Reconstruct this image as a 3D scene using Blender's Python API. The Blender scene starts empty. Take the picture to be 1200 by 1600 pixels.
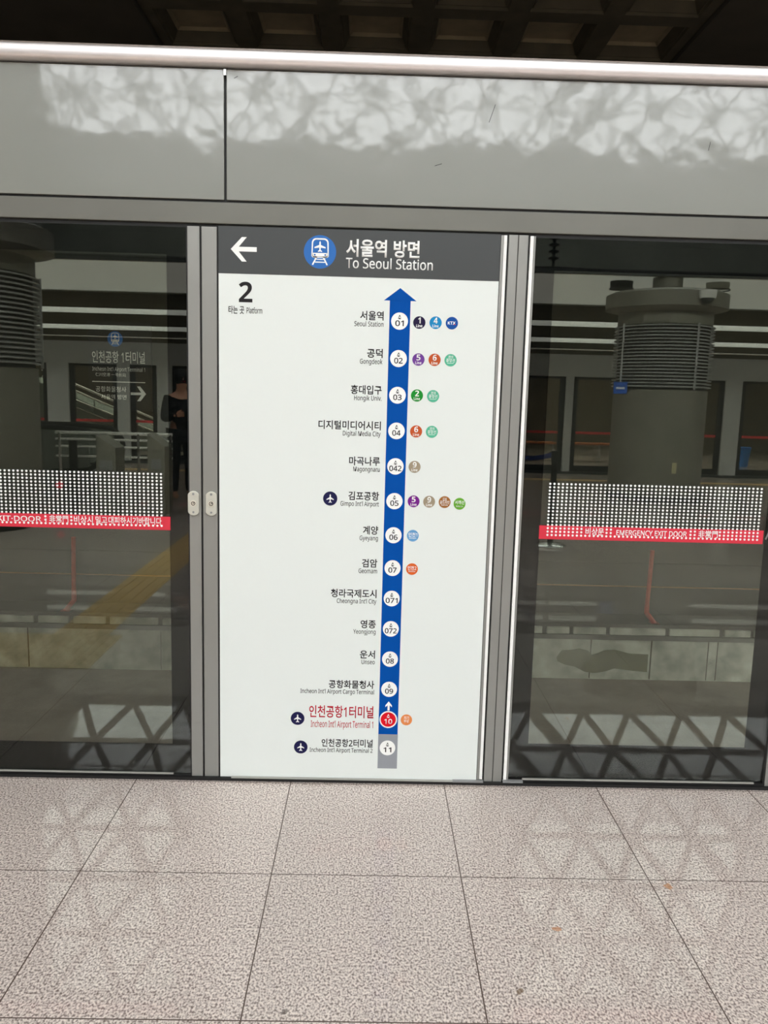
import bpy, math, random
from mathutils import Vector, Matrix
random.seed(7)
S = bpy.context.scene
COL = S.collection

# ------------------------------------------------------------------ camera
cam_d = bpy.data.cameras.new('camera')
cam = bpy.data.objects.new('camera', cam_d); COL.objects.link(cam)
yaw, pit, rol, F = 0.01814797, 0.14469189, 0.02656627, 1252.4
fw = Vector((math.sin(yaw)*math.cos(pit), math.cos(yaw)*math.cos(pit), -math.sin(pit)))
rt = Vector((math.cos(yaw), -math.sin(yaw), 0)); up = rt.cross(fw)
r2 = rt*math.cos(rol)+up*math.sin(rol); u2 = -rt*math.sin(rol)+up*math.cos(rol)
cam.matrix_world = Matrix(((r2.x, u2.x, -fw.x, .59984), (r2.y, u2.y, -fw.y, -2.96559), (r2.z, u2.z, -fw.z, 1.50605), (0, 0, 0, 1)))
cam_d.sensor_fit = 'VERTICAL'; cam_d.sensor_height = 36; cam_d.lens = F/1600*36
cam_d.clip_start = .05; cam_d.clip_end = 300
S.camera = cam

# ------------------------------------------------------------------ sky, view
w = bpy.data.worlds.new('overcast_sky'); S.world = w; w.use_nodes = True
bg = w.node_tree.nodes['Background']
tcn = w.node_tree.nodes.new('ShaderNodeTexCoord'); sep = w.node_tree.nodes.new('ShaderNodeSeparateXYZ')
rmp = w.node_tree.nodes.new('ShaderNodeValToRGB')
w.node_tree.links.new(tcn.outputs['Generated'], sep.inputs[0]); w.node_tree.links.new(sep.outputs['Z'], rmp.inputs[0])
w.node_tree.links.new(rmp.outputs[0], bg.inputs[0])
rmp.color_ramp.elements[0].position = 0.0; rmp.color_ramp.elements[0].color = (.80, .84, .86, 1)
rmp.color_ramp.elements[1].position = .9; rmp.color_ramp.elements[1].color = (1.0, 1.0, 1.0, 1)
bg.inputs[1].default_value = 12.0
S.view_settings.view_transform = 'Standard'; S.view_settings.look = 'None'
S.view_settings.gamma = 1; S.view_settings.use_curve_mapping = False
S.view_settings.exposure = -0.26
# portal at the skylight opening, so that the sky is sampled through it
pd_ = bpy.data.lights.new('skylight_portal', 'AREA'); pd_.shape = 'RECTANGLE'; pd_.size = 27.5; pd_.size_y = 10.2; pd_.cycles.is_portal = True
po = bpy.data.objects.new('skylight_portal', pd_); COL.objects.link(po); po.location = (4.25, -19.6, 12.7)
po.rotation_euler = (math.radians(-32+0), 0, 0)

# ------------------------------------------------------------------ materials
def lin(c):
    c = c/255
    return c/12.92 if c <= .04045 else ((c+.055)/1.055)**2.4
def rgb(r, g, b): return (lin(r), lin(g), lin(b), 1)
MATS = {}
def mat(name, col, rough=.5, metal=0., spec=.5, noise=0, nscale=20., bump=0., bscale=40., coat=0., crough=.05, emit=None, stretch=None):
    if name in MATS: return MATS[name]
    m = bpy.data.materials.new(name); m.use_nodes = True; MATS[name] = m
    nt = m.node_tree; b = nt.nodes['Principled BSDF']
    b.inputs['Base Color'].default_value = col; b.inputs['Roughness'].default_value = rough
    b.inputs['Metallic'].default_value = metal; b.inputs['Specular IOR Level'].default_value = spec
    b.inputs['Coat Weight'].default_value = coat; b.inputs['Coat Roughness'].default_value = crough
    if noise or bump:
        tc = nt.nodes.new('ShaderNodeTexCoord'); mp = nt.nodes.new('ShaderNodeMapping')
        nt.links.new(tc.outputs['Object'], mp.inputs[0])
        if stretch: mp.inputs['Scale'].default_value = stretch
    if noise:
        n = nt.nodes.new('ShaderNodeTexNoise'); n.inputs['Scale'].default_value = nscale; n.inputs['Detail'].default_value = 6
        nt.links.new(mp.outputs[0], n.inputs['Vector'])
        mr = nt.nodes.new('ShaderNodeMapRange'); mr.inputs['From Min'].default_value = .3; mr.inputs['From Max'].default_value = .7
        mr.inputs['To Min'].default_value = 1-noise; mr.inputs['To Max'].default_value = 1+noise
        nt.links.new(n.outputs['Fac'], mr.inputs[0])
        mx = nt.nodes.new('ShaderNodeVectorMath'); mx.operation = 'SCALE'; mx.inputs[0].default_value = col[:3]
        nt.links.new(mr.outputs[0], mx.inputs['Scale']); nt.links.new(mx.outputs[0], b.inputs['Base Color'])
    if bump:
        n2 = nt.nodes.new('ShaderNodeTexNoise'); n2.inputs['Scale'].default_value = bscale; n2.inputs['Detail'].default_value = 2
        nt.links.new(mp.outputs[0], n2.inputs['Vector'])
        bp = nt.nodes.new('ShaderNodeBump'); bp.inputs['Strength'].default_value = 1; bp.inputs['Distance'].default_value = bump
        nt.links.new(n2.outputs['Fac'], bp.inputs['Height']); nt.links.new(bp.outputs[0], b.inputs['Normal'])
        nt.links.new(bp.outputs[0], b.inputs['Coat Normal'])
    if emit:
        b.inputs['Emission Color'].default_value = col; b.inputs['Emission Strength'].default_value = emit
    return m

def granite():
    m = bpy.data.materials.new('granite_tiles'); m.use_nodes = True
    nt = m.node_tree; N = nt.nodes; L = nt.links; b = N['Principled BSDF']
    tc = N.new('ShaderNodeTexCoord')
    def noise(sc, det, vec=None):
        n = N.new('ShaderNodeTexNoise'); n.inputs['Scale'].default_value = sc; n.inputs['Detail'].default_value = det
        L.new(vec or tc.outputs['Object'], n.inputs['Vector']); return n
    mp = N.new('ShaderNodeMapping'); mp.inputs['Scale'].default_value = (1, .72, 1); L.new(tc.outputs['Object'], mp.inputs[0])
    n1 = noise(175, 4, mp.outputs[0])
    r1 = N.new('ShaderNodeValToRGB'); L.new(n1.outputs['Fac'], r1.inputs[0])
    e = r1.color_ramp.elements
    e[0].position = .34; e[0].color = rgb(126, 112, 106)
    e[1].position = .70; e[1].color = rgb(250, 238, 230)
    a = e.new(.44); a.color = rgb(180, 166, 160)
    a = e.new(.50); a.color = rgb(214, 202, 195)
    a = e.new(.57); a.color = rgb(238, 226, 218)
    n2 = noise(60, 2)
    mx = N.new('ShaderNodeMix'); mx.data_type = 'RGBA'; mx.blend_type = 'MULTIPLY'; mx.inputs[0].default_value = .5
    r2_ = N.new('ShaderNodeValToRGB'); L.new(n2.outputs['Fac'], r2_.inputs[0])
    r2_.color_ramp.elements[0].position = .35; r2_.color_ramp.elements[0].color = (.80, .77, .77, 1)
    r2_.color_ramp.elements[1].position = .62; r2_.color_ramp.elements[1].color = (1, 1, 1, 1)
    L.new(r1.outputs[0], mx.inputs[6]); L.new(r2_.outputs[0], mx.inputs[7])
    # per tile tone and broad wear
    sp = N.new('ShaderNodeSeparateXYZ'); L.new(tc.outputs['Object'], sp.inputs[0])
    def mth(op, a, bb=None, c=None):
        n = N.new('ShaderNodeMath'); n.operation = op
        for i, v in enumerate((a, bb, c)):
            if v is None: continue
            if isinstance(v, (int, float)): n.inputs[i].default_value = v
            else: L.new(v, n.inputs[i])
        return n.outputs[0]
    u = mth('DIVIDE', mth('ADD', sp.outputs[0], .283+60), .6); v = mth('DIVIDE', mth('ADD', sp.outputs[1], .62+60), .6)
    cmb = N.new('ShaderNodeCombineXYZ'); L.new(mth('FLOOR', u), cmb.inputs[0]); L.new(mth('FLOOR', v), cmb.inputs[1])
    wn = N.new('ShaderNodeTexWhiteNoise'); L.new(cmb.outputs[0], wn.inputs['Vector'])
    n3 = noise(2.2, 4)
    tone = mth('ADD', mth('MULTIPLY', wn.outputs['Value'], .09), mth('ADD', mth('MULTIPLY', n3.outputs['Fac'], .22), .82))
    sc = N.new('ShaderNodeVectorMath'); sc.operation = 'SCALE'; L.new(mx.outputs[2], sc.inputs[0]); L.new(tone, sc.inputs['Scale'])
    # joints
    fu = mth('ABSOLUTE', mth('SUBTRACT', mth('FRACT', mth('ADD', u, .5)), .5)); fv = mth('ABSOLUTE', mth('SUBTRACT', mth('FRACT', mth('ADD', v, .5)), .5))
    j = mth('LESS_THAN', mth('MINIMUM', fu, fv), .0032)
    jm = N.new('ShaderNodeMix'); jm.data_type = 'RGBA'; L.new(j, jm.inputs[0]); L.new(sc.outputs[0], jm.inputs[6]); jm.inputs[7].default_value = rgb(92, 76, 68)
    last = jm.outputs[2]
    # rust and dirt spots
    for (x, y, r, c) in SPOTS:
        vd = N.new('ShaderNodeVectorMath'); vd.operation = 'DISTANCE'; L.new(tc.outputs['Object'], vd.inputs[0]); vd.inputs[1].default_value = (x, y, 0)
        nn = noise(70, 2)
        d = mth('ADD', vd.outputs['Value'], mth('MULTIPLY', mth('SUBTRACT', nn.outputs['Fac'], .5), r*2.2))
        k = mth('MULTIPLY', mth('LESS_THAN', d, r), .7)
        mm = N.new('ShaderNodeMix'); mm.data_type = 'RGBA'; L.new(k, mm.inputs[0]); L.new(last, mm.inputs[6]); mm.inputs[7].default_value = c; last = mm.outputs[2]
    L.new(last, b.inputs['Base Color'])
    b.inputs['Roughness'].default_value = .42; b.inputs['Specular IOR Level'].default_value = .1
    b.inputs['Coat Weight'].default_value = 1.0; b.inputs['Coat Roughness'].default_value = .018; b.inputs['Coat IOR'].default_value = 1.38
    return m
SPOTS = [(1.167, -.865, .012, rgb(190, 120, 60)), (1.015, -1.11, .009, rgb(110, 84, 50)), (1.57, -.655, .014, rgb(200, 140, 90)), (.42, -1.19, .008, rgb(90, 80, 74))]

def glassy(name, tint, refl, body=None, opaque=0.):
    m = bpy.data.materials.new(name); m.use_nodes = True; MATS[name] = m
    nt = m.node_tree; N = nt.nodes; L = nt.links; N.clear()
    out = N.new('ShaderNodeOutputMaterial'); mx = N.new('ShaderNodeMixShader')
    tr = N.new('ShaderNodeBsdfTransparent'); tr.inputs[0].default_value = tint
    base = tr.outputs[0]
    if body:
        df = N.new('ShaderNodeBsdfDiffuse'); df.inputs[0].default_value = body
        m2 = N.new('ShaderNodeMixShader'); m2.inputs[0].default_value = opaque
        L.new(tr.outputs[0], m2.inputs[1]); L.new(df.outputs[0], m2.inputs[2]); base = m2.outputs[0]
    if refl:
        gl = N.new('ShaderNodeBsdfGlossy'); gl.inputs['Roughness'].default_value = 0.0; gl.inputs[0].default_value = (.97, 1, .98, 1)
        mx.inputs[0].default_value = refl
        L.new(base, mx.inputs[1]); L.new(gl.outputs[0], mx.inputs[2]); L.new(mx.outputs[0], out.inputs[0])
    else: L.new(base, out.inputs[0])
    return m

M_floor = granite()
M_steel = mat('brushed_grey_aluminium', rgb(148, 148, 144), .42, .35, .5, noise=.05, nscale=9, stretch=(1, 1, .25))
M_rail = mat('bright_aluminium', rgb(228, 222, 222), .40, .75, .6)
M_raildark = mat('dull_bronze_lip', rgb(120, 108, 100), .4, .3)
M_fascia = mat('painted_steel_panel', rgb(134, 136, 130), .3, .0, .5, bump=.0017, bscale=6, coat=1.0, crough=.06)
M_black = mat('black_rubber', (.006, .006, .006, 1), .6)
M_seam = mat('dark_seam', (.03, .03, .028, 1), .6)
M_whitestrip = mat('white_edge_strip', (.95, .95, .93, 1), .35)
M_glass = glassy('tinted_glass', (.82, .84, .81, 1), .035)
M_film = glassy('reflective_film', (.97, .97, .95, 1), .085)
M_frit = glassy('dark_border_print', (.55, .58, .58, 1), 0, (.004, .005, .005, 1), .72)
M_white = mat('white_print', (.93, .94, .92, 1), .5)
M_red = glassy('red_stripe_film', (.95, .25, .3, 1), 0, rgb(238, 72, 88), .80)
M_board = mat('sign_board_white', rgb(230, 236, 233), .35, spec=.3)
M_head = mat('sign_header_grey', rgb(68, 71, 72), .4, spec=.35)
M_ink = mat('dark_ink', rgb(34, 32, 34), .5, spec=.2)
M_blue = mat('route_blue', rgb(0, 78, 164), .6, spec=.08)
M_logoblue = mat('emblem_blue', rgb(40, 108, 186), .45, spec=.3)
M_navy = mat('navy_ink', rgb(26, 26, 72), .5, spec=.2)
M_greyline = mat('route_grey', rgb(148, 152, 158), .45, spec=.3)
M_redink = mat('red_ink', rgb(188, 20, 44), .5, spec=.2)
M_redfill = mat('marker_red', rgb(216, 10, 32), .5, spec=.2)
M_conc = mat('column_concrete', rgb(128, 125, 114), .6, noise=.1, nscale=3)
M_concd = mat('dark_coffer_concrete', rgb(110, 98, 80), .8, noise=.2, nscale=6)
M_concp = mat('plain_dark_concrete', rgb(62, 57, 48), .8, noise=.12, nscale=4)
M_wall = mat('olive_tunnel_wall', rgb(46, 46, 40), .85, noise=.16, nscale=2.5)
M_curb = mat('weathered_curb_concrete', rgb(200, 198, 186), .85, noise=.35, nscale=6)
M_bed = mat('brown_track_concrete', rgb(128, 112, 100), .9, noise=.25, nscale=4)
M_bar = mat('bright_guard_bar', rgb(240, 240, 232), .35, .2)
M_far = mat('pale_grey_coating', rgb(186, 188, 186), .5)
M_lip = mat('satin_lip', rgb(170, 170, 164), .5, .2)
M_redpaint = mat('rust_red_paint', rgb(196, 66, 48), .5, noise=.15, nscale=30)
M_dark = mat('dark_grey_paint', rgb(58, 60, 62), .5)
M_mid = mat('mid_grey_paint', rgb(138, 140, 140), .5)
M_soffit = mat('soffit_panel', rgb(176, 174, 160), .7)
M_upper = mat('upper_fascia_cladding', rgb(150, 152, 146), .6, noise=.15, nscale=.8)
M_truss = mat('truss_paint', rgb(60, 62, 62), .6)
M_inox = mat('stainless_steel', (.75, .75, .73, 1), .25, .9)
M_lamp = mat('lamp_tube', (1, 1, .95, 1), .5, emit=1.7)
M_tact = mat('ochre_tactile_tile', rgb(214, 178, 116), .6, noise=.08, nscale=10)

# ------------------------------------------------------------------ geometry helpers
class MB:
    def __init__(s): s.v = []; s.f = []
    def add(s, vs, fs):
        n = len(s.v); s.v += [tuple(v) for v in vs]; s.f += [tuple(i+n for i in f) for f in fs]; return s
    def box(s, x0, x1, y0, y1, z0, z1):
        x0, x1 = sorted((x0, x1)); y0, y1 = sorted((y0, y1)); z0, z1 = sorted((z0, z1))
        return s.add([(x0,y0,z0),(x1,y0,z0),(x1,y1,z0),(x0,y1,z0),(x0,y0,z1),(x1,y0,z1),(x1,y1,z1),(x0,y1,z1)],
                     [(3,2,1,0),(4,5,6,7),(0,1,5,4),(1,2,6,5),(2,3,7,6),(3,0,4,7)])
    def prism(s, pts, y0, y1):       # polygon in x,z (counter-clockwise seen from the platform), front at y0
        a = sum(pts[i][0]*pts[(i+1) % len(pts)][1]-pts[(i+1) % len(pts)][0]*pts[i][1] for i in range(len(pts)))
        if a < 0: pts = pts[::-1]
        n = len(pts)
        return s.add([(x, y0, z) for x, z in pts]+[(x, y1, z) for x, z in pts],
                     [tuple(range(n)), tuple(range(2*n-1, n-1, -1))]+[(i, i+n, (i+1) % n+n, (i+1) % n) for i in range(n)])
    def xprism(s, pts, x0, x1):      # profile in y,z swept along x
        n = len(pts)
        return s.add([(x0, y, z) for y, z in pts]+[(x1, y, z) for y, z in pts],
                     [tuple(range(n-1, -1, -1)), tuple(range(n, 2*n))]+[(i, (i+1) % n, (i+1) % n+n, i+n) for i in range(n)])
    def disc(s, x, z, r, y0, y1, n=40): return s.prism([(x+r*math.cos(2*math.pi*i/n), z+r*math.sin(2*math.pi*i/n)) for i in range(n)], y0, y1)
    def seg(s, a, b, wd, y0, y1):
        dx, dz = b[0]-a[0], b[1]-a[1]; L = math.hypot(dx, dz); nx, nz = -dz/L*wd/2, dx/L*wd/2
        return s.prism([(a[0]-nx, a[1]-nz), (b[0]-nx, b[1]-nz), (b[0]+nx, b[1]+nz), (a[0]+nx, a[1]+nz)], y0, y1)
    def ring(s, pts, wd, y0, y1):    # closed stroke along a convex outline, shrunk inwards
        cx = sum(p[0] for p in pts)/len(pts); cz = sum(p[1] for p in pts)/len(pts); n = len(pts); ins = []
        for x, z in pts:
            d = math.hypot(x-cx, z-cz); k = (d-wd)/d; ins.append((cx+(x-cx)*k, cz+(z-cz)*k))
        vs = [(x, y0, z) for x, z in pts]+[(x, y0, z) for x, z in ins]+[(x, y1, z) for x, z in pts]+[(x, y1, z) for x, z in ins]
        fs = []
        for i in range(n):
            j = (i+1) % n
            fs += [(i, j, n+j, n+i), (2*n+i, 3*n+i, 3*n+j, 2*n+j), (i, 2*n+i, 2*n+j, j), (n+i, n+j, 3*n+j, 3*n+i)]
        return s.add(vs, fs)
    def tube(s, path, r, n=10, closed=False):
        path = [Vector(p) for p in path]; m = len(path); vs = []
        prev = None
        for i, p in enumerate(path):
            if closed: t = (path[(i+1) % m]-path[i-1]).normalized()
            else: t = (path[min(i+1, m-1)]-path[max(i-1, 0)]).normalized()
            if prev is None:
                a = Vector((0, 0, 1)) if abs(t.z) < .9 else Vector((1, 0, 0)); u = t.cross(a).normalized()
            else: u = (prev-t*prev.dot(t)).normalized()
            prev = u; v = t.cross(u)
            rr = r[i] if isinstance(r, (list, tuple)) else r
            vs += [p+(u*math.cos(2*math.pi*k/n)+v*math.sin(2*math.pi*k/n))*rr for k in range(n)]
        fs = []
        for i in range(m if closed else m-1):
            j = (i+1) % m
            fs += [(i*n+k, i*n+(k+1) % n, j*n+(k+1) % n, j*n+k) for k in range(n)]
        if not closed: fs += [tuple(range(n-1, -1, -1)), tuple(range((m-1)*n, m*n))]
        return s.add(vs, fs)
    def lathe(s, x, y, prof, n=48):
        vs = []; m = len(prof)
        for r, z in prof: vs += [(x+r*math.cos(2*math.pi*k/n), y+r*math.sin(2*math.pi*k/n), z) for k in range(n)]
        fs = [(i*n+k, i*n+(k+1) % n, (i+1)*n+(k+1) % n, (i+1)*n+k) for i in range(m-1) for k in range(n)]
        fs += [tuple(range(n-1, -1, -1)), tuple(range((m-1)*n, m*n))]
        return s.add(vs, fs)
    def build(s, name, m, parent=None, smooth=False, bevel=0, **kw):
        me = bpy.data.meshes.new(name); me.from_pydata(s.v, [], s.f)
        o = bpy.data.objects.new(name, me); COL.objects.link(o); me.materials.append(m)
        if smooth:
            for p in me.polygons: p.use_smooth = True
            md = o.modifiers.new('split', 'EDGE_SPLIT'); md.split_angle = .7
        if bevel:
            b = o.modifiers.new('bevel', 'BEVEL'); b.width = bevel; b.segments = 2; b.limit_method = 'ANGLE'
        if parent:
            o.parent = parent; o.matrix_parent_inverse = parent.matrix_basis.inverted()
        tag(o, **kw); return o
def tag(o, label=None, cat=None, group=None, kind=None):
    if label: o['label'] = label
    if cat: o['category'] = cat
    if group: o['group'] = group
    if kind: o['kind'] = kind
    return o
def empty(name, loc, **kw):
    o = bpy.data.objects.new(name, None); o.location = loc; o.empty_display_size = .1; COL.objects.link(o); return tag(o, **kw)
def box(name, m, parent, *a, **kw): return MB().box(*a).build(name, m, parent, **kw)
def copy_tree(src, off, parent=None, **kw):
    c = src.copy(); COL.objects.link(c)
    if parent: c.parent = parent
    else: c.location = src.location+Vector(off)
    for ch in list(src.children): copy_tree(ch, off, c)
    tag(c, **kw); return c

def sans(s, heavy):
    # plain sans-serif letters and digits
    o = ''
    for ch in s:
        c = ord(ch)
        if 65 <= c <= 90: o += chr((0x1D5D4 if heavy else 0x1D5A0)+c-65)
        elif 97 <= c <= 122: o += chr((0x1D5EE if heavy else 0x1D5BA)+c-97)
        elif 48 <= c <= 57: o += chr((0x1D7EC if heavy else 0x1D7E2)+c-48)
        else: o += ch
    return o
def raw_text(body, off):
    cu = bpy.data.curves.new('lettering', 'FONT'); cu.body = body; cu.offset = off; cu.resolution_u = 3
    t = bpy.data.objects.new('lettering', cu)
    me = bpy.data.meshes.new_from_object(t)
    bpy.data.objects.remove(t); bpy.data.curves.remove(cu); return me
AREAS = {}
def glyph_area(ch, off):
    if (ch, off) not in AREAS:
        me = raw_text(ch, off); AREAS[ch, off] = sum(p.area for p in me.polygons); bpy.data.meshes.remove(me)
    return AREAS[ch, off]
def glyph_ok(ch, off):      # a thickened glyph must not have lost a piece
    return off == 0 or glyph_area(ch, off) > glyph_area(ch, 0)*(1+7*off)
def text(name, s, m, parent, y, x=None, z=0, size=.02, width=None, align='r', bold=0., track=1., heavy=False, **kw):
    """lettering as a thin mesh facing the platform; x is its right/left/centre, z its baseline, size the capital height"""
    ss = sans(s, heavy); off = bold
    for d in (0, .0012, -.0012, .0024, -.0024, .004, -.004, .006, -.006):
        off = max(0, bold+d)
        if all(glyph_ok(ch, off) for ch in set(ss) if ch.strip()): break
    else: off = 0
    me = raw_text(ss, off)
    xs = [v.co.x for v in me.vertices]; x0, x1 = min(xs), max(xs)
    sz = size/.70; sx = width/(x1-x0) if width else sz
    ax = {'r': x1, 'l': x0, 'c': (x0+x1)/2}[align]
    for v in me.vertices:
        v.co = ((v.co.x-ax)*sx+x, y, v.co.y*sz+z)
    me.materials.clear(); me.materials.append(m)
    for p in me.polygons: p.material_index = 0
    me.name = name
    o = bpy.data.objects.new(name, me); COL.objects.link(o)
    if parent: o.parent = parent; o.matrix_parent_inverse = parent.matrix_basis.inverted()
    sd = o.modifiers.new('thickness', 'SOLIDIFY'); sd.thickness = .0002
    tag(o, **kw); return o

# ================================================================== SETTING
# platform floor: near side, and the far side of the island seen in the glass
box('floor', M_floor, None, -16, 18, 0.0, -22, -.25, 0, kind='structure', label='speckled pinkish granite platform floor with dark joints', cat='floor')
box('floor', M_bed, None, -16, 18, .06, 4.9, -1.35, -1.14, kind='structure', label='brown concrete track bed beyond the glass', cat='track bed')
box('wall_platform_edge', M_concp, None, -16, 18, 0.0, .06, -1.2, -.25, kind='structure', label='concrete edge of the platform below the doors', cat='wall')

# track side wall with curb
mb = MB().box(-16, 18, 4.9, 5.2, -1.2, -.10).box(-16, 18, 4.92, 5.2, -.10, -.09).box(-16, 18, 4.88, 5.2, -.09, 4.6)
mb.build('wall_track', M_wall, None, kind='structure', label='olive grey tunnel wall across the track seen through the glass', cat='wall')
curb = box('trim_1', M_curb, None, -16, 18, 4.4, 4.7, -1.14, -.745, kind='structure', label='weathered concrete curb at the foot of the tunnel wall', cat='curb')
pa = [(2.42, -.93), (2.47, -.86), (2.56, -.855), (2.63, -.84), (2.72, -.86), (2.76, -.90), (2.82, -.88), (2.88, -.85), (2.98, -.845), (3.04, -.86), (3.12, -.88), (3.30, -.885), (3.30, -1.06), (3.16, -1.05), (2.98, -1.03), (2.90, -1.06), (2.80, -1.08), (2.70, -1.07), (2.60, -1.02), (2.50, -1.0), (2.43, -.97)]
MB().prism(pa, 4.394, 4.4).build('mortar_patch', mat('olive_mortar', rgb(122, 120, 92), .9, noise=.15, nscale=8), curb, label='olive mortar patch')
for x, wd_ in ((3.32, .012), (3.87, .008), (3.96, .008), (2.74, .01), (-1.35, .008), (-2.6, .01)):
    MB().box(x, x+wd_, 4.396, 4.4, -1.13, -.75).build('vertical_crack', mat('crack_brown', rgb(84, 74, 58), .9), curb)
box('trim_2', mat('ledge_grey', rgb(96, 92, 86), .8, noise=.15, nscale=5), None, -16, 18, 4.385, 4.72, -.745, -.70, kind='structure', label='darker ledge on the weathered curb', cat='trim')
box('trim_2', mat('ledge_back', rgb(84, 80, 74), .8), None, -16, 18, 4.43, 4.80, -.70, -.60, kind='structure', label='grey kerb behind the row of pale blocks', cat='trim')
random.seed(3)
xs = [(2.315, 2.53), (2.57, 2.88), (2.92, 3.45), (3.49, 3.97), (4.02, 4.27), (1.95, 2.27), (4.31, 4.8)]
x = .4
while x > -4.2:
    wd_ = random.uniform(.28, .55); xs.append((x-wd_, x)); x -= wd_+.045
for k_, (xa, xb) in enumerate(xs):
    where = ['just behind the lower left of the right door glass', 'second from the left behind the right door glass', 'behind the foot of the right red pole', 'right of the right red pole', 'at the right edge of the right door glass'][k_] if k_ < 5 else None
    o = MB().box(xa, xb, 4.395, 4.428, -.697, -.632).build('curb_block', M_curb, None, bevel=.004)
    tag(o, 'pale concrete block '+where if where else 'pale concrete block along the curb seen through or beside the left door glass', 'block', 'pale blocks along the curb')
tag(MB().tube([(-16, 4.86, -.33), (18, 4.86, -.33)], .006, 6).build('wall_cable', mat('rusty_cable', rgb(150, 110, 70), .7), None), 'thin rusty cable along the tunnel wall above the curb', 'cable')

# coffered ceiling above the track
ZC = 4.2; PX, PY = .672, .75; X0 = -1.12; Y1 = 3.93
mb = MB(); pan = MB(); rib = .075
for i in range(6):
    for j in range(3):
        a, b_ = X0+i*PX, X0+(i+1)*PX; d, c_ = Y1-j*PY, Y1-(j+1)*PY
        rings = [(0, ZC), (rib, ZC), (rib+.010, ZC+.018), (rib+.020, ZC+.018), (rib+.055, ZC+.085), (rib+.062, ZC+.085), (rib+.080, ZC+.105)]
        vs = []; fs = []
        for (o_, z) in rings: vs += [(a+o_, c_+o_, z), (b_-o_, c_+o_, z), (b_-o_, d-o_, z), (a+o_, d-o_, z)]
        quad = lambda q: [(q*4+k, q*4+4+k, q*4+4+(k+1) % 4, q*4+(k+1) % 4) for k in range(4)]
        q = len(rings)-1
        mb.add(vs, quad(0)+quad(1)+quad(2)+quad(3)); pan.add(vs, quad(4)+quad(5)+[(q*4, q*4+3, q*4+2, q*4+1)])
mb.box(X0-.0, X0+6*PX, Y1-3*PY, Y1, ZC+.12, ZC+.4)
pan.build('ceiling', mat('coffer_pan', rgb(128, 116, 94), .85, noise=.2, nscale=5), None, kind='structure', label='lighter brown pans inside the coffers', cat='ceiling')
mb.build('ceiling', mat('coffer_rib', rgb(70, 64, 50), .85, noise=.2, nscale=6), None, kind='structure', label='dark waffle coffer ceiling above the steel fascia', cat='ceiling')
mb = MB(); XR = X0+6*PX; YB = Y1-3*PY
mb.box(-16, X0-.012, .4, 5.2, ZC-.03, ZC+.4).box(XR+.012, 18, .4, 5.2, ZC-.03, ZC+.4).box(X0, XR, Y1+.01, 5.2, ZC-.01, ZC+.4).box(X0, XR, .4, YB-.01, ZC-.01, ZC+.4)
mb.build('ceiling', M_concp, None, kind='structure', label='plain dark concrete ceiling left and right of the coffers', cat='ceiling')

# island roof behind the camera (seen only in the glass)
box('ceiling', M_soffit, None, -16, 18, -22, -9.4, 3.40, 3.44, kind='structure', label='pale soffit over the island platform reflected in the glass', cat='ceiling')
box('trim_3', M_dark, None, -16, 18, -9.4, -9.36, 3.385, 3.46, kind='structure', label='dark edge beam of the reflected platform soffit', cat='trim')
box('wall_back', mat('brown_back_wall', rgb(96, 88, 74), .8, noise=.1, nscale=2), None, -16, 18, -22.2, -22, 0, 3.42, kind='structure', label='dim brown rear wall reflected in the glass', cat='wall')
box('wall_left', M_concp, None, -16.2, -16, -25, 5.2, -1.3, 15.4, kind='structure', label='end wall of the hall on the left', cat='wall')
box('wall_right', M_concp, None, 18, 18.2, -25, 5.2, -1.3, 15.4, kind='structure', label='end wall of the hall on the right', cat='wall')

box('wall_upper', M_upper, None, -16, 18, -24.3, -24, 3.40, 9.4, kind='structure', label='grey hall wall under the skylight behind the camera', cat='wall')
box('ceiling', M_soffit, None, -16, 18, -24, -22, 3.40, 3.5, kind='structure', label='rear strip of the island soffit', cat='ceiling')
box('ceiling', M_upper, None, -16, 18, -15.2, .5, 15.2, 15.4, kind='structure', label='high solid roof over the near platform', cat='roof')
box('wall_front', M_upper, None, -16, 18, .4, .6, 4.6, 15.2, kind='structure', label='high wall above the track ceiling', cat='wall')

# diagrid skylight far behind and above
P0 = Vector((0, -24, 9.4)); P1 = Vector((0, -15.2, 15.3)); du = (P1-P0); Ln = du.length; du.normalize()
mb = MB(); side = 1.75; hgt = side*.87; rows = int(Ln/hgt)+1
def gp(i, j): return P0+du*(j*hgt)+Vector((-11+(i+(.5 if j % 2 else 0))*side+.12*math.sin(i*3.1+j), 0, 0))
NX = 18
for j in range(rows):
    for i in range(NX):
        a = gp(i, j); r_ = .12 if (i+j) % 5 else .23
        mb.tube([a, gp(i+1, j)], .10, 6)
        mb.tube([a, gp(i, j+1) if not j % 2 else gp(i+1, j+1)], r_, 6)
        mb.tube([a, gp(i-1, j+1) if not j % 2 else gp(i, j+1)], .12, 6)
mb.build('diagrid_skylight', M_truss, None, label='steel diagrid of the skylight whose triangles reflect at the foot of the glass', cat='skylight')
# solid roof left of the skylight
def slab(x0, x1):
    return MB().add([(x0, -24, 9.4), (x1, -24, 9.4), (x1, -15.2, 15.3), (x0, -15.2, 15.3), (x0, -24.2, 10.1), (x1, -24.2, 10.1), (x1, -15.4, 15.6), (x0, -15.4, 15.6)],
                    [(0, 1, 2, 3), (7, 6, 5, 4), (0, 4, 5, 1), (1, 5, 6, 2), (2, 6, 7, 3), (3, 7, 4, 0)])
slab(-16, -9.5).build('ceiling', M_upper, None, kind='structure', label='solid sloping roof left of the skylight', cat='roof')

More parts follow.
